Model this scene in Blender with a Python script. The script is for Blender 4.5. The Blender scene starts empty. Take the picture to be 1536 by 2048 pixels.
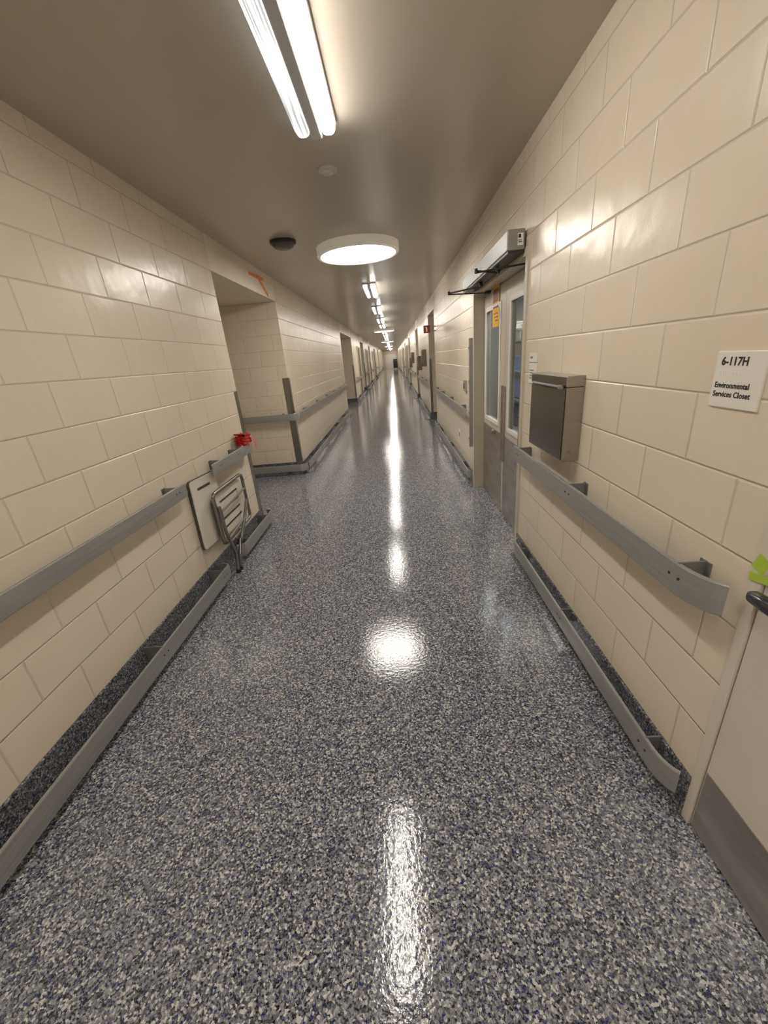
import bpy, bmesh, math, random
from mathutils import Vector, Matrix
random.seed(4)
scn=bpy.context.scene
COL=scn.collection
scn.view_settings.view_transform='Standard'
XL=-1.535; XR=.898; ZC=2.70; YEND=66.0; YBACK=-4.0

# ------------------------------------------------------------------ materials
def new_mat(name):
    m=bpy.data.materials.new(name); m.use_nodes=True
    nt=m.node_tree; b=nt.nodes['Principled BSDF']
    return m,nt,b
def nd(nt,t,**k):
    n=nt.nodes.new(t)
    for a,v in k.items(): setattr(n,a,v)
    return n
def math_n(nt,op,a,b=None):
    n=nd(nt,'ShaderNodeMath',operation=op)
    for i,v in enumerate((a,b)):
        if v is None: continue
        if isinstance(v,(int,float)): n.inputs[i].default_value=v
        else: nt.links.new(v,n.inputs[i])
    return n.outputs[0]
def mixc(nt,fac,a,b,blend='MIX'):
    n=nd(nt,'ShaderNodeMix',data_type='RGBA',blend_type=blend)
    for s,v in ((0,fac),(6,a),(7,b)):
        if isinstance(v,(int,float)): n.inputs[s].default_value=v
        elif isinstance(v,tuple): n.inputs[s].default_value=(*v[:3],1)
        else: nt.links.new(v,n.inputs[s])
    return n.outputs[2]
def simple(name,col,rough=.5,metal=0.,noise=.06,nscale=30.,bump=0.,stretch=(1,1,1),spec=.5,glow=0):
    m,nt,b=new_mat(name)
    tc=nd(nt,'ShaderNodeTexCoord'); mp=nd(nt,'ShaderNodeMapping'); mp.inputs['Scale'].default_value=stretch
    nt.links.new(tc.outputs['Object'],mp.inputs[0])
    no=nd(nt,'ShaderNodeTexNoise'); no.inputs['Scale'].default_value=nscale; no.inputs['Detail'].default_value=4
    nt.links.new(mp.outputs[0],no.inputs['Vector'])
    c2=tuple(max(0,c*(1-noise*2)) for c in col); c1=tuple(min(1,c*(1+noise*2)) for c in col)
    nt.links.new(mixc(nt,no.outputs['Fac'],c2,c1),b.inputs['Base Color'])
    b.inputs['Roughness'].default_value=rough; b.inputs['Metallic'].default_value=metal
    b.inputs['Specular IOR Level'].default_value=spec
    if glow:
        b.inputs['Emission Color'].default_value=(*col,1); b.inputs['Emission Strength'].default_value=glow
    if bump:
        bp=nd(nt,'ShaderNodeBump'); bp.inputs['Strength'].default_value=bump; bp.inputs['Distance'].default_value=.002
        nt.links.new(no.outputs['Fac'],bp.inputs['Height']); nt.links.new(bp.outputs[0],b.inputs['Normal'])
    return m
def emit(name,col,strength,streak=0.,down=False):
    m,nt,b=new_mat(name)
    b.inputs['Base Color'].default_value=(.8,.8,.8,1); b.inputs['Roughness'].default_value=.3
    b.inputs['Emission Color'].default_value=(*col,1); b.inputs['Emission Strength'].default_value=strength
    tc=nd(nt,'ShaderNodeTexCoord')
    if streak:
        mp=nd(nt,'ShaderNodeMapping'); mp.inputs['Scale'].default_value=(70,1.2,70)
        nt.links.new(tc.outputs['Object'],mp.inputs[0])
        no=nd(nt,'ShaderNodeTexNoise'); no.inputs['Scale'].default_value=1.5; nt.links.new(mp.outputs[0],no.inputs['Vector'])
        mr=nd(nt,'ShaderNodeMapRange'); mr.inputs[1].default_value=.38; mr.inputs[2].default_value=.62
        mr.inputs[3].default_value=strength*(1-streak); mr.inputs[4].default_value=strength*(1+streak)
        nt.links.new(no.outputs['Fac'],mr.inputs[0]); nt.links.new(mr.outputs[0],b.inputs['Emission Strength'])
    if down:
        # prismatic lens: sends most of its light downward, little sideways
        sp=nd(nt,'ShaderNodeSeparateXYZ'); nt.links.new(tc.outputs['Normal'],sp.inputs[0])
        mr=nd(nt,'ShaderNodeMapRange'); mr.inputs[1].default_value=0.; mr.inputs[2].default_value=-.85
        mr.inputs[3].default_value=strength*.10; mr.inputs[4].default_value=strength
        nt.links.new(sp.outputs[2],mr.inputs[0]); nt.links.new(mr.outputs[0],b.inputs['Emission Strength'])
    return m
def block_mat(name,yoff):
    m,nt,b=new_mat(name)
    tc=nd(nt,'ShaderNodeTexCoord'); sp=nd(nt,'ShaderNodeSeparateXYZ'); nt.links.new(tc.outputs['Object'],sp.inputs[0])
    sn=nd(nt,'ShaderNodeSeparateXYZ'); nt.links.new(tc.outputs['Normal'],sn.inputs[0])
    isx=math_n(nt,'GREATER_THAN',math_n(nt,'ABSOLUTE',sn.outputs[0]),.5)
    u1=math_n(nt,'ADD',sp.outputs[1],-yoff+40.64)
    u2=math_n(nt,'ADD',sp.outputs[0],40.64+.05)
    mx=nd(nt,'ShaderNodeMix',data_type='FLOAT'); nt.links.new(isx,mx.inputs[0]); nt.links.new(u2,mx.inputs[2]); nt.links.new(u1,mx.inputs[3])
    cv=nd(nt,'ShaderNodeCombineXYZ'); nt.links.new(mx.outputs[0],cv.inputs[0]); nt.links.new(math_n(nt,'ADD',sp.outputs[2],.022),cv.inputs[1])
    br=nd(nt,'ShaderNodeTexBrick'); nt.links.new(cv.outputs[0],br.inputs['Vector'])
    br.offset=.5; br.offset_frequency=2; br.squash=1
    br.inputs['Scale'].default_value=1; br.inputs['Brick Width'].default_value=.4064; br.inputs['Row Height'].default_value=.2032
    br.inputs['Mortar Size'].default_value=.006; br.inputs['Mortar Smooth'].default_value=1.
    br.inputs['Color1'].default_value=(.755,.67,.54,1); br.inputs['Color2'].default_value=(.785,.70,.57,1); br.inputs['Mortar'].default_value=(.68,.60,.475,1)
    no=nd(nt,'ShaderNodeTexNoise'); no.inputs['Scale'].default_value=2.2; no.inputs['Detail'].default_value=3; nt.links.new(tc.outputs['Object'],no.inputs['Vector'])
    nt.links.new(mixc(nt,no.outputs['Fac'],mixc(nt,1.,br.outputs['Color'],(.95,.94,.95),'MULTIPLY'),br.outputs['Color']),b.inputs['Base Color'])
    n2=nd(nt,'ShaderNodeTexNoise'); n2.inputs['Scale'].default_value=110; n2.inputs['Detail'].default_value=4; nt.links.new(tc.outputs['Object'],n2.inputs['Vector'])
    n3=nd(nt,'ShaderNodeTexNoise'); n3.inputs['Scale'].default_value=6; nt.links.new(tc.outputs['Object'],n3.inputs['Vector'])
    h=math_n(nt,'ADD',math_n(nt,'MULTIPLY',br.outputs['Fac'],-.62),math_n(nt,'ADD',math_n(nt,'MULTIPLY',n2.outputs['Fac'],.10),math_n(nt,'MULTIPLY',n3.outputs['Fac'],1.2)))
    bp=nd(nt,'ShaderNodeBump'); bp.inputs['Strength'].default_value=.85; bp.inputs['Distance'].default_value=.005
    nt.links.new(h,bp.inputs['Height']); nt.links.new(bp.outputs[0],b.inputs['Normal'])
    b.inputs['Roughness'].default_value=.26
    return m
def flake_mat(name,gain,rough,bump):
    m,nt,b=new_mat(name)
    tc=nd(nt,'ShaderNodeTexCoord')
    no=nd(nt,'ShaderNodeTexNoise'); no.inputs['Scale'].default_value=150; nt.links.new(tc.outputs['Object'],no.inputs['Vector'])
    sc=nd(nt,'ShaderNodeVectorMath',operation='SCALE'); sc.inputs['Scale'].default_value=.006; nt.links.new(no.outputs['Color'],sc.inputs[0])
    ad=nd(nt,'ShaderNodeVectorMath',operation='ADD'); nt.links.new(tc.outputs['Object'],ad.inputs[0]); nt.links.new(sc.outputs[0],ad.inputs[1])
    def vor(scale):
        v=nd(nt,'ShaderNodeTexVoronoi'); v.inputs['Scale'].default_value=scale; nt.links.new(ad.outputs[0],v.inputs['Vector'])
        s=nd(nt,'ShaderNodeSeparateColor'); nt.links.new(v.outputs['Color'],s.inputs[0])
        r=nd(nt,'ShaderNodeValToRGB'); r.color_ramp.interpolation='CONSTANT'
        st=[(0,(.008,.009,.015)),(.19,(.050,.056,.072)),(.30,(.012,.028,.16)),(.365,(.14,.148,.168)),(.56,(.255,.265,.285)),(.76,(.40,.405,.41)),(.89,(.74,.73,.68))]
        e=r.color_ramp.elements; e[0].position=0; e[0].color=(*st[0][1],1); e[1].position=st[1][0]; e[1].color=(*st[1][1],1)
        for p,c in st[2:]:
            q=e.new(p); q.color=(*c,1)
        nt.links.new(s.outputs[0],r.inputs[0]); return r.outputs[0]
    c=mixc(nt,.28,vor(165),vor(330))
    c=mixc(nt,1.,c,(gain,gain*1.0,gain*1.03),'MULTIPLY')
    nt.links.new(c,b.inputs['Base Color'])
    n2=nd(nt,'ShaderNodeTexNoise'); n2.inputs['Scale'].default_value=60; n2.inputs['Detail'].default_value=3; nt.links.new(tc.outputs['Object'],n2.inputs['Vector'])
    bp=nd(nt,'ShaderNodeBump'); bp.inputs['Strength'].default_value=bump; bp.inputs['Distance'].default_value=.004
    nt.links.new(n2.outputs['Fac'],bp.inputs['Height']); nt.links.new(bp.outputs[0],b.inputs['Normal'])
    b.inputs['Roughness'].default_value=rough
    return m

M_blockL=block_mat('painted_block_left',1.79)
M_blockR=block_mat('painted_block_right',1.43)
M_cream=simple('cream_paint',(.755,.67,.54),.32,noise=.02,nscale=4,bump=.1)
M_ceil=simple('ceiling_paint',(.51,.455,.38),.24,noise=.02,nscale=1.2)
M_floor=flake_mat('flake_floor',1.0,.085,.19)
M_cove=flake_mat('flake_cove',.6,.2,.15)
M_alu=simple('satin_aluminium',(.40,.40,.385),.42,.55,noise=.12,nscale=12,stretch=(1,.3,8))
M_opg=simple('operator_grey',(.27,.27,.265),.4,.5,noise=.06,nscale=8)
M_alud=simple('dark_bracket',(.24,.24,.235),.5,.5)
M_ss=simple('stainless',(.45,.43,.40),.3,.9,noise=.08,nscale=20,stretch=(1,1,.1))
M_guard=simple('guard_steel',(.30,.29,.27),.3,.9,noise=.15,nscale=14,stretch=(1,6,.1))
M_ssd=simple('kick_steel',(.44,.41,.37),.33,.85,noise=.28,nscale=7,stretch=(1,.5,2))
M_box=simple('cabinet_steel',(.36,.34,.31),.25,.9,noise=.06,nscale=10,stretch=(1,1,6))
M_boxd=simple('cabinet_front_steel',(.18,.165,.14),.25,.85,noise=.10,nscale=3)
M_black=simple('black_plastic',(.02,.02,.02),.45)
M_chrome=simple('dark_chrome',(.10,.10,.11),.2,.8)
M_white=simple('white_rim',(.70,.64,.54),.4,noise=.02,glow=.22)
M_whitep=simple('seat_plastic',(.74,.69,.60),.4,noise=.02)
M_edge=simple('panel_core',(.07,.065,.06),.5)
M_sign=simple('sign_white',(.80,.77,.71),.45,noise=.01)
M_ink=simple('sign_ink',(.015,.015,.015),.6)
M_red=simple('red_cloth',(.45,.008,.012),.6,bump=.4,nscale=60)
M_pink=simple('pink_ribbon',(.80,.08,.12),.5)
M_orange=simple('orange_tape',(.85,.27,.05),.6)
M_green=simple('green_tape',(.42,.58,.06),.5)
M_yellow=simple('yellow_notice',(.80,.45,.03),.5)
M_brown=simple('brown_notice',(.22,.06,.03),.5)
M_redsign=simple('red_sign',(.20,.008,.010),.4)
M_doorp=simple('door_paint',(.56,.51,.42),.38,noise=.03,nscale=5)
M_closet=simple('closet_door_paint',(.68,.63,.55),.4,noise=.03,nscale=4)
M_dark=simple('dark_door',(.13,.10,.08),.45)
M_tan=simple('tan_door',(.36,.28,.19),.45)
M_housing=simple('light_housing',(.55,.53,.49),.35,noise=.02)
M_refl=simple('light_reflector',(.45,.43,.40),.35,.4,glow=.12)
M_store=simple('store_wall',(.38,.41,.42),.6)
M_blue=simple('blue_bin',(.04,.13,.42),.4)
M_lens=emit('lens_bright',(1.,.94,.865),68.,down=True)
M_lens2=emit('lens_streaked',(.88,.93,.95),1.6,.75)
M_disc=emit('disc_lens',(1.,.935,.845),24.)
M_room=emit('room_light',(.88,.96,1.),9.)
M_glass,nt,b=new_mat('door_glass')
b.inputs['Base Color'].default_value=(.9,.95,.95,1); b.inputs['Roughness'].default_value=.0
b.inputs['Transmission Weight'].default_value=1.; b.inputs['IOR'].default_value=1.25

# ------------------------------------------------------------------ mesh helpers
def box(bm,x0,x1,y0,y1,z0,z1,bev=0.,rot=None,seg=2):
    r=bmesh.ops.create_cube(bm,size=1); vs=r['verts']
    c=Vector(((x0+x1)/2,(y0+y1)/2,(z0+z1)/2))
    for v in vs:
        v.co=Vector((v.co.x*(x1-x0),v.co.y*(y1-y0),v.co.z*(z1-z0)))
        if rot: v.co=rot@v.co
        v.co+=c
    if bev>0:
        es=list({e for v in vs for e in v.link_edges})
        bmesh.ops.bevel(bm,geom=es,offset=bev,segments=seg,affect='EDGES',profile=.5)
def tube(bm,pts,r,seg=10):
    pts=[Vector(p) for p in pts]; rings=[]
    for i,p in enumerate(pts):
        t=(pts[min(i+1,len(pts)-1)]-pts[max(i-1,0)]).normalized()
        up=Vector((0,0,1)) if abs(t.z)<.9 else Vector((1,0,0))
        a=t.cross(up).normalized(); c=t.cross(a)
        rr=r[i] if isinstance(r,(list,tuple)) else r
        rings.append([bm.verts.new(p+(a*math.cos(2*math.pi*k/seg)+c*math.sin(2*math.pi*k/seg))*rr) for k in range(seg)])
    for A,B in zip(rings,rings[1:]):
        for k in range(seg): bm.faces.new((A[k],A[(k+1)%seg],B[(k+1)%seg],B[k]))
    bm.faces.new(rings[0][::-1]); bm.faces.new(rings[-1])
def lathe(bm,prof,seg=48,c=(0,0)):
    rings=[]
    for r,z in prof:
        if r<1e-6: rings.append([bm.verts.new((c[0],c[1],z))])
        else: rings.append([bm.verts.new((c[0]+r*math.cos(2*math.pi*k/seg),c[1]+r*math.sin(2*math.pi*k/seg),z)) for k in range(seg)])
    for A,B in zip(rings,rings[1:]):
        for k in range(seg):
            a=[A[k%len(A)],A[(k+1)%len(A)],B[(k+1)%len(B)],B[k%len(B)]]
            u=[]
            for v in a:
                if v not in u: u.append(v)
            if len(u)>2: bm.faces.new(u)
def sweep(bm,path,prof,side):
    P=[Vector(p) for p in path]; rings=[]
    for i,p in enumerate(P):
        t=(P[min(i+1,len(P)-1)]-P[max(i-1,0)]).normalized()
        n=Vector((-t.y,t.x))*side
        if 0<i<len(P)-1:
            t1=(P[i]-P[i-1]).normalized(); n1=Vector((-t1.y,t1.x))*side
            n=n/max(.3,n.dot(n1))
        rings.append([bm.verts.new((p.x+n.x*a,p.y+n.y*a,z)) for a,z in prof])
    m=len(prof)
    for A,B in zip(rings,rings[1:]):
        for k in range(m): bm.faces.new((A[k],A[(k+1)%m],B[(k+1)%m],B[k]))
    bm.faces.new(rings[0][::-1]); bm.faces.new(rings[-1])
def mk(name,bm,mat,parent=None,loc=(0,0,0),smooth=False,**props):
    bmesh.ops.recalc_face_normals(bm,faces=bm.faces)
    me=bpy.data.meshes.new(name); bm.to_mesh(me); bm.free()
    for m in (mat if isinstance(mat,(list,tuple)) else [mat]): me.materials.append(m)
    o=bpy.data.objects.new(name,me); COL.objects.link(o)
    if parent: o.parent=parent
    o.location=loc
    if smooth:
        for p in me.polygons: p.use_smooth=True
        me.set_sharp_from_angle(angle=math.radians(40))
    for k,v in props.items(): o[k]=v
    return o
def empty(name,loc,label,category,group=None):
    o=bpy.data.objects.new(name,None); COL.objects.link(o); o.location=loc; o.empty_display_size=.1
    o['label']=label; o['category']=category
    if group: o['group']=group
    return o
def B(): return bmesh.new()
def sbox(name,mat,*a,bev=0.,parent=None,loc=(0,0,0),**k):
    bm=B(); box(bm,*a,bev=bev); return mk(name,bm,mat,parent,loc,**k)
def struct(name,mat,*a,bev=0.): return sbox(name,mat,*a,bev=bev,kind='structure')

# ------------------------------------------------------------------ shell
struct('floor',M_floor,-3.5,3.6,YBACK-.2,YEND+.2,-.1,0)
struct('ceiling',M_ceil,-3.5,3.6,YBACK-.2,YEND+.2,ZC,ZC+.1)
HZ=2.42
Lsegs=[(YBACK,3.93,1.6),(5.95,12.9,1.6),(16.2,20.6,1.2),(22.6,27.5,1.2),(29.2,35,1.2),(37,44,1.2),(46,YEND,1.2)]
for i,(a,b_,d) in enumerate(Lsegs):
    struct('wall_left' if i==0 else 'wall_left.%03d'%i,M_blockL,XL-d,XL,a,b_,0,ZC)
gi=len(Lsegs)
for (s,e) in zip(Lsegs,Lsegs[1:]):
    struct('wall_left.%03d'%gi,M_cream,XL-1.6,XL,s[1],e[0],HZ,ZC); gi+=1
    struct('wall_left.%03d'%gi,M_blockL,XL-1.8,XL-1.6,s[1]-.1,e[0]+.1,0,ZC); gi+=1
Rsegs=[(YBACK,-.12,.2),(.905,2.87,.17),(4.66,8.9,.17),(10.3,14.4,1.0),(15.8,21,1.0),(22.6,28,1.0),(29.6,36,1.0),(37.6,46,1.0),(48,YEND,1.0)]
for i,(a,b_,d) in enumerate(Rsegs):
    struct('wall_right' if i==0 else 'wall_right.%03d'%i,M_blockR,XR,XR+d,a,b_,0,ZC)
gi=len(Rsegs)
for k,(s,e) in enumerate(zip(Rsegs,Rsegs[1:])):
    hz=2.15 if k<2 else HZ
    struct('wall_right.%03d'%gi,M_blockR if k<2 else M_cream,XR,XR+(.17 if k<2 else 1.0),s[1],e[0],hz,ZC); gi+=1
    if k>=2: struct('wall_right.%03d'%gi,M_blockR,XR+1.0,XR+1.2,s[1]-.1,e[0]+.1,0,ZC); gi+=1
struct('wall_back',M_blockL,XL-.1,XR+.1,YBACK-.15,YBACK,0,ZC)
struct('wall_far',M_cream,XL-.1,XR+.1,YEND,YEND+.15,0,ZC)
struct('wall_store',M_store,2.3,2.4,1.2,8.0,0,ZC)
struct('wall_store.001',M_store,XR+.17,2.3,1.1,1.2,0,ZC)
struct('wall_store.002',M_store,XR+.17,2.3,8.0,8.1,0,ZC)

# coved base
CT=.185
cprof=[(0,0),(.055,0),(.035,.006),(.020,.018),(.011,.035),(.008,.055),(.008,CT-.004),(.004,CT),(0,CT)]
bi=0
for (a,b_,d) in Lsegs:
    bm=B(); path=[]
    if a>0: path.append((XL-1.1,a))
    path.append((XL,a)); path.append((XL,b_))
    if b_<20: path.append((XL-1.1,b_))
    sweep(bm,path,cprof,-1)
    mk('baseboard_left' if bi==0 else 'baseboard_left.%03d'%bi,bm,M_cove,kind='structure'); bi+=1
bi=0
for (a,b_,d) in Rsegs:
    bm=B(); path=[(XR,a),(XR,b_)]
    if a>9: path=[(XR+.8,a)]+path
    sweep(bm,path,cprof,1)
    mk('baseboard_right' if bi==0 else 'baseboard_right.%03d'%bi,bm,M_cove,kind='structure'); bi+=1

# ------------------------------------------------------------------ rails
def rail(kind,xw,s,y0,y1,off,z0,z1,c0,c1,brk,label,group,mat=None,r=.13,a0=25):
    mat=mat or M_alu
    root=empty(kind,(xw,y0,0),label,'rail',group)
    pts=[]
    if c0:
        for k in range(9):
            a=math.radians(a0+(90-a0)*k/8); pts.append((s*off*math.sin(a),r*(1-math.cos(a))))
    else: pts.append((s*off,0))
    L=y1-y0
    if c1:
        for k in range(9):
            a=math.radians(a0+(90-a0)*(8-k)/8); pts.append((s*off*math.sin(a),L-r*(1-math.cos(a))))
    else: pts.append((s*off,L))
    h=z1-z0; t=.004; w=.012
    prof=[(.002,z0),(0,z0+.004),(-.002,z0+h/2),(0,z1-.004),(.002,z1),(w,z1),(w,z1-t),(t,z1-t-.002),(t,z0+t+.002),(w,z0+t),(w,z0)]
    bm=B(); sweep(bm,pts,prof,s); mk('rail_band',bm,mat,root)
    for y in brk:
        y-=y0
        bm=B()
        xa,xb=sorted((-s*.001,s*(off-.006)))
        box(bm,xa,xb,y-.003,y+.003,z0+.02,z1+.003)
        xa,xb=sorted((s*(off-.008),s*(off-.003))); box(bm,xa,xb,y-.022,y+.022,z0+.012,z1-.012)
        xa,xb=sorted((-s*.001,s*.004)); box(bm,xa,xb,y-.022,y+.022,z0+.02,z1+.003)
        mk('bracket',bm,M_alud,root)
        for dy in (-.02,.02):
            bm=B(); x=s*off
            tube(bm,[(x-s*.004,y+dy,(z0+z1)/2+.008),(x+s*.0035,y+dy,(z0+z1)/2+.008)],.0045,8)
            mk('bolt',bm,M_black,root)
    return root
hg='handrails along the corridor walls'; fg='low bumper rails above the floor'
hl='satin grey aluminium flat handrail on the cream block wall'
fl='grey aluminium bumper rail low over the dark speckled cove'
rail('handrail',XL,1,-2.5,2.47,.09,.825,.915,False,False,[-1.5,-.4,.75,2.36],'long grey aluminium handrail ending before the folded seat',hg)
rail('bumper_rail',XL,1,-2.5,2.74,.125,.06,.165,False,True,[-1,.45,1.75,2.6],'long grey aluminium bumper rail over the speckled cove',fg,r=.05)
rail('handrail',XL,1,2.90,3.80,.09,.835,.925,False,True,[3.05,3.45],'short grey handrail section above the folded seat',hg,r=.06)
rail('bumper_rail',XL,1,3.04,3.93,.125,.06,.165,True,True,[3.18,3.75],'short grey bumper rail beside the folded seat',fg,r=.05)
rail('handrail',XR,-1,.91,2.76,.088,.825,.925,True,False,[1.055,1.84,2.66],'grey aluminium handrail with curved end beside closet door',hg,r=.15,a0=24)
rail('bumper_rail',XR,-1,.91,2.80,.068,.085,.185,True,True,[1.06,1.85,2.6],'grey bumper rail with curved end beside closet door',fg,r=.12)
rail('handrail',XR,-1,4.76,8.8,.08,.83,.93,False,True,[5.2,6.3,7.4,8.4],hl,hg,r=.06)
rail('bumper_rail',XR,-1,4.74,8.88,.06,.085,.185,True,True,[5.2,6.5,8],fl,fg,r=.05)
rail('handrail',XL,1,5.99,12.8,.08,.83,.93,False,True,[6.6,7.8,9,10.2,11.4],hl,hg,r=.06)
rail('bumper_rail',XL,1,5.97,12.85,.11,.06,.165,False,True,[6.8,8.4,10,11.6],fl,fg,r=.06)
for a,b_,d in Lsegs[2:6]:
    rail('handrail',XL,1,a+.05,b_-.1,.08,.83,.93,False,True,[a+1.,a+2.5],hl,hg,r=.06)
    rail('bumper_rail',XL,1,a+.05,b_-.05,.11,.06,.165,True,True,[a+1.5],fl,fg,r=.06)
for a,b_,d in Rsegs[3:7]:
    rail('handrail',XR,-1,a+.05,b_-.1,.08,.83,.93,False,True,[a+1.,a+2.5],hl,hg,r=.06)
    rail('bumper_rail',XR,-1,a+.05,b_-.05,.07,.085,.185,True,True,[a+1.5],fl,fg,r=.06)
def rail_x(kind,x0,x1,yw,off,z0,z1,label,group):
    root=empty(kind,(x0,yw,0),label,'rail',group)
    h=z1-z0;t=.004;w=.012
    prof=[(.002,z0),(0,z0+.004),(-.002,z0+h/2),(0,z1-.004),(.002,z1),(w,z1),(w,z1-t),(t,z1-t-.002),(t,z0+t+.002),(w,z0+t),(w,z0)]
    L=x1-x0
    pts=[(0,-off),(L-.0,-off)]
    for k in range(1,6):
        a=math.pi/2*k/5; pts.append((L+off*.9*math.sin(a),-off+off*.9*(1-math.cos(a))))
    bm=B(); sweep(bm,pts,prof,1); mk('rail_band',bm,M_alu,root)
    for x in (.3,L-.15):
        bm=B(); box(bm,x-.03,x+.03,-off+.004,-off+.008,z0+.012,z1-.012); box(bm,x-.004,x+.004,-off+.006,-.001,z0+.02,z1+.01)
        mk('bracket',bm,M_alud,root)
rail_x('handrail',XL-1.2,XL,5.95,.08,.83,.93,'grey handrail across the recess side wall meeting the corner',hg)
rail_x('bumper_rail',XL-1.2,XL,5.95,.11,.06,.165,'grey bumper rail wrapping the recess corner near the floor',fg)

# corner guards
def guard(x,y,sx,sy,z0=.19,z1=1.43,w=.055,label='tall brushed stainless steel corner guard on the wall edge'):
    root=empty('corner_guard',(x,y,0),label,'corner guard','corner guards on the wall edges')
    t=.003; bm=B()
    xa,xb=sorted((0,sx*t)); ya,yb=sorted((-sy*t,sy*w)); box(bm,xa,xb,ya,yb,z0,z1)
    xa,xb=sorted((sx*t,-sx*w)); ya,yb=sorted((0,-sy*t)); box(bm,xa,xb,ya,yb,z0,z1)
    mk('guard_angle',bm,M_guard,root)
    return root
guard(XL,3.93,1,-1,.19,1.40,w=.075,label='stainless corner guard on the nearer recess edge')
guard(XL,5.95,1,1,.19,1.43,w=.085,label='stainless corner guard on the block corner beyond recess')
for a,b_,d in Lsegs[2:6]: guard(XL,a,1,1)
for a,b_,d in Rsegs[3:8]: guard(XR,a,-1,1,.19,1.47)

# ------------------------------------------------------------------ ceiling fixtures
lg='linear twin lens lights along the ceiling'
def linear(loc):
    root=empty('ceiling_light',loc,'surface mounted linear light with two glowing lenses','light',lg)
    Lh=.61
    bm=B(); box(bm,-.105,.105,-Lh,Lh,-.022,0,bev=.006); mk('housing',bm,M_housing,root)
    bm=B(); box(bm,-.026,.026,-Lh+.003,Lh+.004,-.066,-.02,bev=.006); mk('reflector',bm,M_refl,root)
    def lens(cx,mat):
        bm=B(); n=12; pr=[]
        for k in range(n+1):
            a=math.pi*k/n; c=math.cos(a); s_=math.sin(a)
            pr.append((cx+.038*math.copysign(abs(c)**.7,c),-.022-.046*s_**.7))
        rings=[]
        for (yy,sc) in ((-Lh+.0,.6),(-Lh+.02,.9),(-Lh+.06,1),(Lh-.06,1),(Lh-.02,.9),(Lh,.6)):
            rings.append([bm.verts.new((cx+(x-cx)*sc,yy,-.022+(z+.022)*sc)) for x,z in pr])
        for A,C in zip(rings,rings[1:]):
            for k in range(n): bm.faces.new((A[k],A[k+1],C[k+1],C[k]))
        for R_ in (rings[0],rings[-1]): bm.faces.new(R_)
        return mk('lens',bm,mat,root,smooth=True)
    lens(-.065,M_lens2); lens(.063,M_lens)
    return root
def copy_thing(src,loc):
    o=src.copy(); o.location=loc; COL.objects.link(o)
    for c in src.children:
        q=c.copy(); q.parent=o; COL.objects.link(q)
    return o
L0=linear((-.30,1.92,ZC))
for y in [-.85,7.65,10.6,13.5,15.8,20.0,22.6,25.2,27.6,32,34.6,37.2,39.7,44.5,47,49.6,52.2,57,59.6,62.2,64.6]:
    copy_thing(L0,(-.29,y,ZC))
rg='round disc lights along the ceiling'
R0=empty('round_ceiling_light',(-.285,4.86,ZC),'large round drum light with white rim and glowing lens','light',rg)
bm=B(); lathe(bm,[(.405,0),(.435,-.004),(.435,-.080),(.425,-.090),(.400,-.090),(.396,-.084)],64); mk('rim',bm,M_white,R0,smooth=True)
bm=B(); lathe(bm,[(.396,-.085),(.30,-.090),(.15,-.094),(0,-.095)],64); mk('lens',bm,M_disc,R0,smooth=True)
for y in [-3.0,17.9,29.8,42.1,54.6]: copy_thing(R0,(-.27,y,ZC))
sd=empty('smoke_detector',(-.32,3.05,ZC),'small white round detector on the ceiling','detector')
bm=B(); lathe(bm,[(0,0),(.060,0),(.060,-.009),(.05,-.014),(0,-.016)],32); mk('base',bm,M_housing,sd,smooth=True)
bm=B(); lathe(bm,[(.032,-.014),(.028,-.024),(.0,-.026)],24); mk('sensor_head',bm,M_housing,sd,smooth=True)
ap=empty('ceiling_sensor',(-.97,4.42,ZC),'dark round flush device on the ceiling','sensor')
bm=B(); lathe(bm,[(0,0),(.125,0),(.125,-.02),(.11,-.03),(0,-.03)],40); mk('base',bm,M_black,ap,smooth=True)
bm=B(); lathe(bm,[(.10,-.03),(.095,-.05),(.07,-.062),(0,-.066)],40); mk('cover',bm,simple('dark_cover',(.09,.09,.085),.35),ap,smooth=True)

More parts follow.
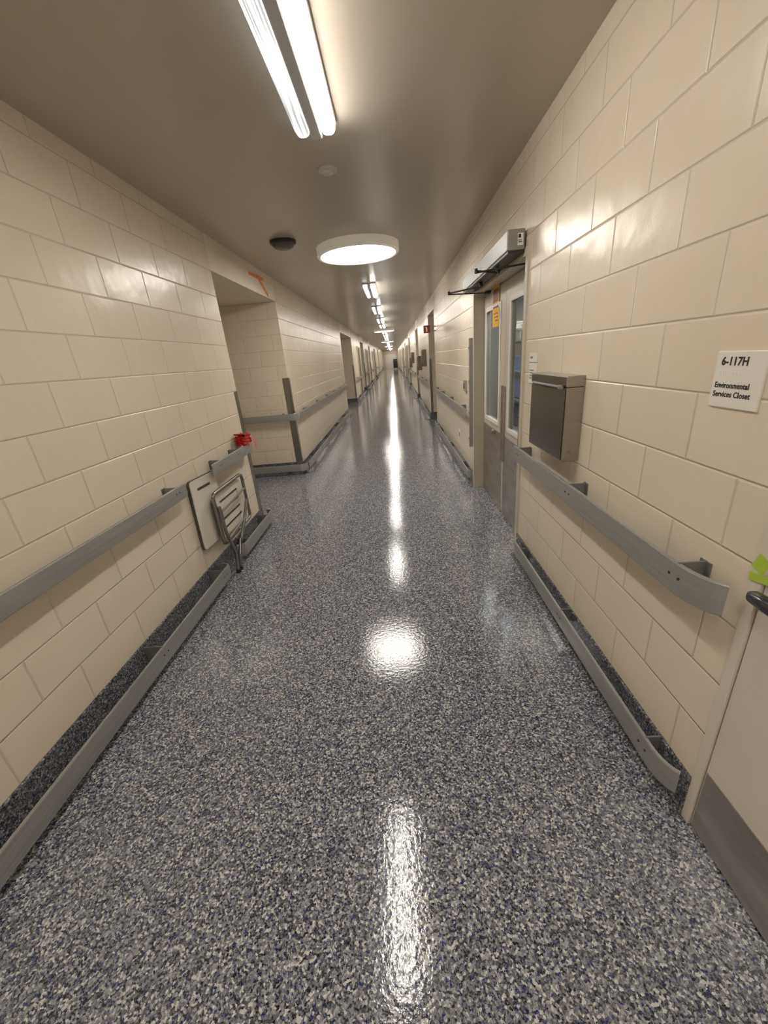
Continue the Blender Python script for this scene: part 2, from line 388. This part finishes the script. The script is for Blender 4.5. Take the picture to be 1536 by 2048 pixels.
# ------------------------------------------------------------------ glazed double doors
XD=1.0
def frame(name,y0,y1,zt,w=.05,x0=XR-.012,x1=XR+.17,mat=M_doorp):
    bm=B(); box(bm,x0,x1,y0,y0+w,0,zt,bev=.003); box(bm,x0,x1,y1-w,y1,0,zt,bev=.003); box(bm,x0,x1,y0+w,y1-w,zt-w,zt,bev=.003)
    return mk(name,bm,mat,kind='structure')
frame('trim_1',2.865,4.665,2.15)
def leaf(name,y0,y1,wy0,wy1,hinge_far):
    root=bpy.data.objects.new(name,None); COL.objects.link(root); root.location=(XD,y0,0); root['kind']='structure'
    w=y1-y0; a=wy0-y0; b_=wy1-y0; z0,z1=.88,1.93; t=.045; zt=2.09
    bm=B(); box(bm,0,t,0,a,.01,zt); box(bm,0,t,b_,w,.01,zt); box(bm,0,t,a,b_,.01,z0); box(bm,0,t,a,b_,z1,zt)
    mk('door_leaf',bm,M_doorp,root)
    bm=B(); f=.03
    box(bm,-.008,0.004,a-f,a+.012,z0-f,z1+f,bev=.003); box(bm,-.008,.004,b_-.012,b_+f,z0-f,z1+f,bev=.003)
    box(bm,-.008,.004,a,b_,z0-f,z0+.012,bev=.003); box(bm,-.008,.004,a,b_,z1-.012,z1+f,bev=.003)
    mk('window_trim',bm,M_sign,root)
    bm=B(); box(bm,.018,.022,a,b_,z0,z1); mk('glass_pane',bm,M_glass,root)
    bm=B(); box(bm,-.004,0,.03,w-.03,.02,.80); mk('kick_plate',bm,M_ssd,root)
    bm=B(); box(bm,-.05,-.004,w*.5-.16,w*.5+.16,.765,.80,bev=.006); box(bm,-.05,-.042,w*.5-.16,w*.5+.16,.80,.83,bev=.003)
    mk('push_cup',bm,M_ss,root)
    yy=w-.035 if not hinge_far else .035
    bm=B(); box(bm,-.016,0,yy-.018,yy+.018,.55,1.25,bev=.004); mk('edge_guard',bm,M_ssd,root)
    if not hinge_far:
        bm=B(); yv=.20; tube(bm,[(-.045,yv,.78),(-.045,yv,1.68)],.012,10)
        for z in (.82,1.22,1.64): tube(bm,[(-.045,yv,z),(0,yv,z)],.009,8)
        mk('pull_handle',bm,M_alud,root,smooth=True)
    return root
leaf('door_1',2.915,3.762,3.03,3.60,False)
leaf('door_2',3.768,4.615,3.95,4.50,True)
eg=empty('metal_edge_strip',(XR,4.69,0),'narrow grey vertical metal edge strip beside the door frame','edge guard')
bm=B(); box(bm,-.05,.004,-.02,.02,.5,1.7,bev=.004); mk('channel',bm,M_alu,eg)
bm=B()
for z in (.6,.9,1.25,1.6): box(bm,-.055,-.05,-.012,.012,z-.012,z+.012,bev=.002)
mk('clip',bm,M_alud,eg)
nt_=empty('paper_notice',(XD-.006,4.10,1.90),'yellow and brown paper notice taped above the glass','notice')
bm=B(); box(bm,-.002,0,-.12,.12,-.14,.20); mk('sheet',bm,M_yellow,nt_)
bm=B(); box(bm,-.003,-.002,-.10,.10,.07,.18); box(bm,-.003,-.002,-.10,.10,.02,.035)
for k in range(3): box(bm,-.003,-.002,-.09,.08-.03*k,-.03-.03*k,-.022-.03*k)
mk('print',bm,M_brown,nt_)
op=empty('door_operator',(XR,2.93,2.13),'long grey metal automatic door operator with black arms','door operator')
bm=B(); box(bm,-.125,-.013,0,.80,.01,.125,bev=.006); mk('cover',bm,M_opg,op)
bm=B(); box(bm,-.125,-.013,.81,1.68,.01,.125,bev=.006); mk('cover',bm,M_opg,op)
bm=B(); box(bm,-.118,-.014,.004,1.676,-.004,.01); mk('base_plate',bm,M_black,op)
bm=B(); box(bm,-.06,-.025,-.002,0,.035,.10); mk('label_plate',bm,M_sign,op)
bm=B(); box(bm,-.056,-.040,-.003,-.002,.075,.095); box(bm,-.056,-.032,-.003,-.002,.05,.055); box(bm,-.056,-.036,-.003,-.002,.06,.064); mk('label_print',bm,M_ink,op)
def arm(y0,ye,xe,y1):
    bm=B()
    tube(bm,[(-.07,y0,-.004),(-.07,y0,-.04)],.016,12)
    tube(bm,[(-.07,y0,-.035),(xe,ye,-.035)],.007,8); tube(bm,[(xe,ye,-.05),(xe,ye,-.02)],.011,10)
    tube(bm,[(xe,ye,-.045),(.085,y1,-.045)],.006,8)
    box(bm,.06,.10,y1-.05,y1+.05,-.055,-.03)
    mk('arm',bm,M_black,op,smooth=True)
arm(.45,.30,-.26,.12); arm(1.05,1.30,-.32,1.45)
sg=empty('door_sign',(XR,2.69,1.44),'small white room plate beside the double doors','sign')
bm=B(); box(bm,-.006,0,-.075,.075,.03,.085,bev=.002); box(bm,-.006,0,-.075,.075,-.10,.022,bev=.002); mk('plate',bm,M_sign,sg)
bm=B()
for k in range(3): box(bm,-.0068,-.006,.046-.016*k-.005,.046-.016*k+.003,.052,.066)
for k in range(4): box(bm,-.0068,-.006,-.02+.01*(k%2),.055,-.02-.016*k,-.016-.016*k)
mk('print',bm,M_ink,sg)
rl=empty('room_light',(1.6,5.0,2.70),'bright ceiling panel light in the store room','light')
bm=B(); box(bm,-.3,.3,-1.4,1.4,-.06,-.01,bev=.004); mk('panel_lens',bm,M_room,rl)
bm=B(); box(bm,-.33,.33,-1.43,1.43,-.012,0); mk('frame',bm,M_housing,rl)
bcols=[(M_blue,'blue'),(M_yellow,'yellow'),(M_whitep,'white'),(M_blue,'blue'),(M_alu,'grey'),(M_black,'black'),(M_whitep,'white')]
k=0
for z in (.35,.80,1.22,1.66):
    shf=empty('wall_shelf',(2.3,3.7,z),'grey metal wall shelf holding plastic bins','shelf','shelves in the store room')
    bm=B(); box(bm,-.42,0.002,0,3.8,-.02,0); mk('shelf_board',bm,M_alu,shf)
    for y in (.3,1.9,3.5):
        bm=B(); box(bm,-.35,0.002,y-.01,y+.01,-.05,-.02); mk('bracket',bm,M_alud,shf)
    y=3.95
    while y<7.2:
        k+=1; m,n=bcols[(k*5+int(z*10))%7]
        wd_=.15+.05*(k%3); h=.16+.06*((k*2)%3)
        r=empty('storage_bin',(2.09,y+wd_,z),n+' plastic storage bin on the metal shelf','bin','bins on the store room shelves')
        bm=B(); box(bm,-.16,.16,-wd_+.01,wd_-.01,0,h-.03,bev=.01); mk('bin_body',bm,m,r)
        bm=B(); box(bm,-.175,.175,-wd_,wd_,h-.03,h,bev=.006); mk('rim',bm,m,r)
        y+=2*wd_+.06+.05*(k%2)

# ------------------------------------------------------------------ wall cabinet (stainless) on the right wall
cb=empty('wall_cabinet',(XR,1.95,1.01),'stainless steel wall box with lidded top and keyhole','cabinet')
bm=B(); box(bm,-.085,.001,0,.50,0,.36,bev=.004)
mk('body',bm,M_box,cb)
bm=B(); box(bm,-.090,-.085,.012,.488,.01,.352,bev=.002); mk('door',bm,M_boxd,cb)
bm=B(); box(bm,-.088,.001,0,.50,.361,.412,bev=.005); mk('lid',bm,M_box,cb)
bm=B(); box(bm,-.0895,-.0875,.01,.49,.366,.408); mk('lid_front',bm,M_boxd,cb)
bm=B(); tube(bm,[(-.095,.03,.362),(-.095,.44,.362)],.007,10); box(bm,-.108,-.094,.02,.06,.352,.372,bev=.003); mk('hinge_rod',bm,M_alud,cb,smooth=True)
bm=B(); tube(bm,[(-.05,-.003,.05),(-.05,.002,.05)],.008,12); mk('lock',bm,M_alud,cb)

# ------------------------------------------------------------------ closet door and sign at near right
bm=B(); x0,x1=XR-.004,XR+.12
box(bm,x0,x1,.876,.905,0,2.15,bev=.001,seg=1); box(bm,x0,x1,-.12,-.09,0,2.15,bev=.001,seg=1); box(bm,x0,x1,-.09,.876,2.12,2.15,bev=.001,seg=1)
mk('trim_2',bm,M_closet,kind='structure')
cd=bpy.data.objects.new('door_3',None); COL.objects.link(cd); cd.location=(XR+.004,-.085,0); cd['kind']='structure'
bm=B(); box(bm,0,.045,0,.957,.01,2.115,bev=.002); mk('door_leaf',bm,M_closet,cd)
bm=B(); box(bm,-.003,0,.01,.950,.012,.27); mk('kick_plate',bm,M_ssd,cd)
bm=B()
tube(bm,[(-.001,.80,.95),(-.012,.80,.95)],.030,20); tube(bm,[(-.012,.80,.95),(-.056,.80,.95)],.015,12)
tube(bm,[(-.050,.78,.95),(-.056,.83,.953),(-.056,.88,.952),(-.052,.925,.948),(-.046,.94,.946)],[.016,.020,.020,.017,.009],14)
mk('lever_handle',bm,M_chrome,cd,smooth=True)
gt=empty('green_tape',(XR-.005,.889,1.005),'strip of bright green tape stuck on the door frame','tape','green tape strips on the door frame')
bm=B(); box(bm,-.001,.001,-.018,.018,-.018,.026,rot=Matrix.Rotation(.35,3,'X')); mk('tape_strip',bm,M_green,gt)
g2=empty('green_tape',(XR-.007,.880,.975),'strip of bright green tape stuck on the door frame','tape','green tape strips on the door frame')
bm=B(); box(bm,-.001,.002,-.04,.030,-.012,.010,rot=Matrix.Rotation(-.2,3,'X')); mk('tape_strip',bm,M_green,g2)

RS=Matrix(((0,0,-1,0),(-1,0,0,0),(0,1,0,0),(0,0,0,1)))
def text(body,size,root,pos,bold=0.,sx=1.):
    cu=bpy.data.curves.new('t','FONT'); cu.body=body; cu.size=size; cu.extrude=.0003; cu.offset=bold; cu.resolution_u=4; cu.space_character=1.04
    to=bpy.data.objects.new('t',cu); COL.objects.link(to)
    bpy.context.view_layer.update()
    me=bpy.data.meshes.new_from_object(to.evaluated_get(bpy.context.evaluated_depsgraph_get()))
    bpy.data.objects.remove(to)
    me.transform(Matrix.Diagonal((sx,1,1,1))); me.transform(RS)
    me.materials.clear(); me.materials.append(M_ink)
    o=bpy.data.objects.new('lettering',me); COL.objects.link(o); o.parent=root; o.location=pos
    return o
s1=empty('room_sign',(XR,1.095,1.44),'square white room sign reading 6-117H Environmental Services Closet','sign')
bm=B(); box(bm,-.006,0.001,-.08,.08,-.07,.075,bev=.0025); mk('plate',bm,M_sign,s1)
text('6-117H',.029,s1,(-.0065,.060,.040),.0008,.95)
text('Environmental',.0205,s1,(-.0065,.068,-.018),.0004,.91)
text('Services Closet',.0205,s1,(-.0065,.068,-.041),.0004,.91)
bm=B()
for i in range(6):
    for a in range(2):
        for c in range(3):
            if random.random()<.55: box(bm,-.0068,-.006,.060-i*.011-a*.0035-.0008,.060-i*.011-a*.0035+.0008,.022-c*.0035-.0008,.022-c*.0035+.0008)
mk('braille',bm,M_sign,s1)

# ------------------------------------------------------------------ wall fittings right
def plate(name,y,z,w,h,mat,label,cat,d=.02,detail=None):
    r=empty(name,(XR,y,z),label,cat)
    bm=B(); box(bm,-d,0.004,-w/2,w/2,-h/2,h/2,bev=.003); mk('cover_plate',bm,mat,r)
    bm=B(); box(bm,-d-.006,-d,-w/6,w/6,-h/4,h/4,bev=.002); mk('button' if 'button' in name else 'insert',bm,detail or M_alud,r)
plate('door_push_button',5.15,1.17,.10,.13,M_alu,'square metal door push plate on the block wall','door button',.03,M_black)
plate('power_outlet',5.72,.46,.075,.12,M_sign,'white power outlet low on the block wall','outlet',.006)
rs=empty('fire_equipment_sign',(XR,8.6,2.04),'small red projecting sign with white pictogram','sign')
bm=B(); box(bm,-.24,-.11,-.004,.004,-.07,.07,bev=.002); mk('panel',bm,M_redsign,rs)
bm=B(); box(bm,-.112,0.002,-.003,.003,.03,.05); box(bm,-.112,0.002,-.003,.003,-.05,-.03); mk('bracket',bm,M_alud,rs)
bm=B(); box(bm,-.19,-.165,-.006,-.004,-.045,.025); box(bm,-.183,-.172,-.006,-.004,.025,.04); box(bm,-.21,-.183,-.006,-.004,.025,.035); mk('pictogram',bm,M_sign,rs)
for y,z in ((11.3,1.5),(13.2,1.35),(17.5,1.5),(19.5,1.3)):
    r=empty('wall_dispenser',(XR,y,z),'dark box dispenser on the block wall above handrail','dispenser','wall dispensers along the corridor')
    bm=B(); box(bm,-.12,0.002,-.17,.17,-.22,.2,bev=.012); mk('body',bm,M_boxd,r)
    bm=B(); box(bm,-.128,-.12,-.1,.1,-.2,-.12,bev=.003); mk('slot',bm,M_black,r)

# ------------------------------------------------------------------ far recess doors
di=4
def recdoor(x,y0,y1,s,mat):
    global di
    r=bpy.data.objects.new('door_%d'%di,None); COL.objects.link(r); r.location=(x,y0,0); r['kind']='structure'; di+=1
    w=y1-y0
    bm=B(); xa,xb=sorted((0,s*.03)); box(bm,xa,xb,.06,w-.06,.01,2.1); mk('door_leaf',bm,mat,r)
    bm=B(); xa,xb=sorted((0,s*.05)); box(bm,xa,xb,0,.06,0,2.16); box(bm,xa,xb,w-.06,w,0,2.16); box(bm,xa,xb,.06,w-.06,2.1,2.16); mk('door_frame',bm,M_doorp,r)
    bm=B(); tube(bm,[(s*.03,w-.15,1),(s*.09,w-.15,1),(s*.09,w-.27,1)],.011,8); mk('lever_handle',bm,M_ss,r)
for s,e in zip(Lsegs[1:],Lsegs[2:]): recdoor(XL-1.6,s[1]+.3,min(e[0]-.2,s[1]+1.6),1,M_tan)
for s,e in zip(Rsegs[2:],Rsegs[3:]): recdoor(XR+1.0,s[1]+.15,e[0]-.15,-1,M_tan)
recdoor(XL,18.3,19.4,1,M_dark); recdoor(XL,24.5,25.6,1,M_dark); recdoor(XR,24.5,25.6,-1,M_dark); recdoor(XR,32,33.1,-1,M_dark); recdoor(XL,32,33.1,1,M_tan)
ct=empty('supply_cart',(.35,60,0),'dark supply cart parked at the end of the corridor','cart')
bm=B(); box(bm,-.3,.3,-.4,.4,.15,1.35,bev=.02); mk('cart_body',bm,M_black,ct)
for x in(-.24,.24):
    for y in(-.32,.32):
        bm=B(); tube(bm,[(x-.02,y,.075),(x+.02,y,.075)],.075,16); mk('wheel',bm,M_alud,ct)
bm=B(); tube(bm,[(-.25,-.4,1.1),(-.25,-.47,1.15),(.25,-.47,1.15),(.25,-.4,1.1)],.015,8); mk('push_handle',bm,M_alu,ct)
wd=bpy.data.objects.new('door_20',None); COL.objects.link(wd); wd.location=(-.3,YEND,0); wd['kind']='structure'
bm=B(); box(bm,-.9,-.02,-.05,0,.01,2.1); box(bm,.02,.9,-.05,0,.01,2.1); mk('door_leaf',bm,M_sign,wd)
bm=B(); box(bm,-.97,-.9,-.08,0,0,2.17); box(bm,.9,.97,-.08,0,0,2.17); box(bm,-.9,.9,-.08,0,2.1,2.17); mk('door_frame',bm,M_doorp,wd)

# ------------------------------------------------------------------ folded seat leaning at the left wall
fs=empty('folding_seat',(XL,2.88,0),'folded white slatted seat with tubular metal frame leaning on wall','seat')
def rrect(bm,cx,cy,cz,w,h,t,rad,rot=0):
    pts=[]
    for (sx,sy,a0) in ((1,1,0),(-1,1,90),(-1,-1,180),(1,-1,270)):
        for k in range(6):
            a=math.radians(a0+18*k); pts.append((sx*(w/2-rad)+rad*math.cos(a),sy*(h/2-rad)+rad*math.sin(a)))
    c,s=math.cos(rot),math.sin(rot)
    A=[bm.verts.new((cx-t/2,cy+u*c-v*s,cz+u*s+v*c)) for u,v in pts]; C=[bm.verts.new((cx+t/2,cy+u*c-v*s,cz+u*s+v*c)) for u,v in pts]
    n=len(pts)
    bm.faces.new(A); bm.faces.new(C[::-1])
    for k in range(n): bm.faces.new((A[k],C[k],C[(k+1)%n],A[(k+1)%n]))
tl=math.radians(-3)
bm=B(); rrect(bm,.018,-.07,.60,.412,.532,.016,.030,tl); mk('back_panel_edge',bm,M_edge,fs)
bm=B(); rrect(bm,.029,-.07,.60,.404,.524,.010,.026,tl); mk('back_panel',bm,M_whitep,fs)
bm=B(); rrect(bm,.0345,-.08,.79,.20,.018,.004,.009,tl); mk('panel_slot',bm,M_edge,fs)
bm=B(); rrect(bm,.060,.20,.51,.521,.361,.012,.026,0); mk('seat_panel_edge',bm,M_edge,fs)
bm=B(); rrect(bm,.069,.20,.51,.515,.355,.010,.024,0); mk('slatted_seat',bm,M_whitep,fs)
bm=B()
for k in range(4): rrect(bm,.0745,.20,.40+.073*k,.36,.015,.004,.0075,0)
mk('seat_slot',bm,M_edge,fs)
def loop(bm,x,y0,y1,z0,z1,rad,r):
    pts=[]
    for (cy,cz,a0) in ((y1-rad,z1-rad,0),(y0+rad,z1-rad,90),(y0+rad,z0+rad,180),(y1-rad,z0+rad,270)):
        for k in range(6):
            a=math.radians(a0+18*k); pts.append((x,cy+rad*math.cos(a),cz+rad*math.sin(a)))
    pts.append(pts[0]); tube(bm,pts,r,10)
bm=B(); loop(bm,.092,-.10,.50,.30,.72,.04,.014); mk('seat_frame',bm,M_guard,fs,smooth=True)
for pts in ([(.117,-.09,.62),(.122,-.09,.40),(.122,-.05,.30),(.12,-.01,.18),(.11,-.02,.012)],[(.12,.44,.68),(.122,.43,.50),(.127,.28,.36),(.13,.12,.24),(.125,.03,.15),(.11,.03,.012)]):
    bm=B(); tube(bm,pts,.014,10); mk('leg',bm,M_guard,fs,smooth=True)
bm=B(); tube(bm,[(.122,.43,.60),(.122,-.08,.57)],.009,8); tube(bm,[(.127,-.06,.34),(.127,.28,.37)],.009,8); mk('hinge_bar',bm,M_alud,fs,smooth=True)
bm=B(); tube(bm,[(.11,-.02,0),(.11,-.02,.03)],.02,12); tube(bm,[(.11,.03,0),(.11,.03,.03)],.02,12); mk('foot_tip',bm,M_black,fs)

# red cloth bundle with ribbon on rail end
rc=empty('red_tape_roll',(XL+.062,3.68,.929),'crumpled red tape bundle resting on the handrail end','tape')
bm=B(); bmesh.ops.create_cube(bm,size=1); bmesh.ops.subdivide_edges(bm,edges=bm.edges[:],cuts=5,use_grid_fill=True)
for v in bm.verts:
    n=1+.10*math.sin(v.co.x*13+v.co.y*17)+.09*math.sin(v.co.z*19+v.co.x*9+v.co.y*5)
    v.co=Vector((v.co.x*.085*n,v.co.y*.16*n,(v.co.z+.5)*.085*(n if v.co.z>0 else 1)))
mk('bundle',bm,M_red,rc)
bm=B(); box(bm,-.045,.045,-.10,.03,.088,.10,bev=.004,rot=Matrix.Rotation(-.22,3,'X')); mk('folded_flap',bm,M_red,rc)
bm=B()
pts=[(.045,.06,.06),(.060,.10,.03),(.062,.12,-.02),(.058,.135,-.07)]
for (a,c) in zip(pts,pts[1:]):
    va=[bm.verts.new((a[0],a[1]-.014,a[2])),bm.verts.new((a[0],a[1]+.014,a[2])),bm.verts.new((c[0],c[1]+.014,c[2])),bm.verts.new((c[0],c[1]-.014,c[2]))]
    bm.faces.new(va)
mk('ribbon',bm,M_pink,rc)

# orange tape on header
ot=empty('orange_tape',(XL,5.3,2.58),'crossed strips of orange tape on the recess header','tape')
bm=B(); box(bm,-.001,.003,-.30,.24,.003,.038,rot=Matrix.Rotation(.04,3,'X')); mk('tape_strip',bm,M_orange,ot)
bm=B(); box(bm,.003,.006,-.02,.36,-.067,-.028,rot=Matrix.Rotation(-.45,3,'X')); mk('tape_strip',bm,M_orange,ot)

# ------------------------------------------------------------------ camera
Xc=Vector((.9961,.0718,-.0502)).normalized(); Yc=Vector((.0203,.3682,.9295)); Yc=(Yc-Xc*Yc.dot(Xc)).normalized()
Zc=Vector((-.0852,.9269,-.3653)); Zc=(Zc-Xc*Zc.dot(Xc)-Yc*Zc.dot(Yc)).normalized()
right=Vector((Xc[0],Yc[0],Zc[0])); up=Vector((Xc[1],Yc[1],Zc[1])); back=-Vector((Xc[2],Yc[2],Zc[2]))
cam=bpy.data.cameras.new('camera'); co=bpy.data.objects.new('camera',cam); COL.objects.link(co)
mw=Matrix.Identity(4)
for i in range(3): mw[i][0]=right[i]; mw[i][1]=up[i]; mw[i][2]=back[i]
mw[0][3]=0;mw[1][3]=0;mw[2][3]=1.575
co.matrix_world=mw
cam.sensor_fit='HORIZONTAL'; cam.sensor_width=36; cam.lens=36*780/1536; cam.clip_start=.02; cam.clip_end=200
scn.camera=co
w=bpy.data.worlds.new('w'); scn.world=w; w.use_nodes=True; w.node_tree.nodes['Background'].inputs[0].default_value=(.02,.02,.02,1)
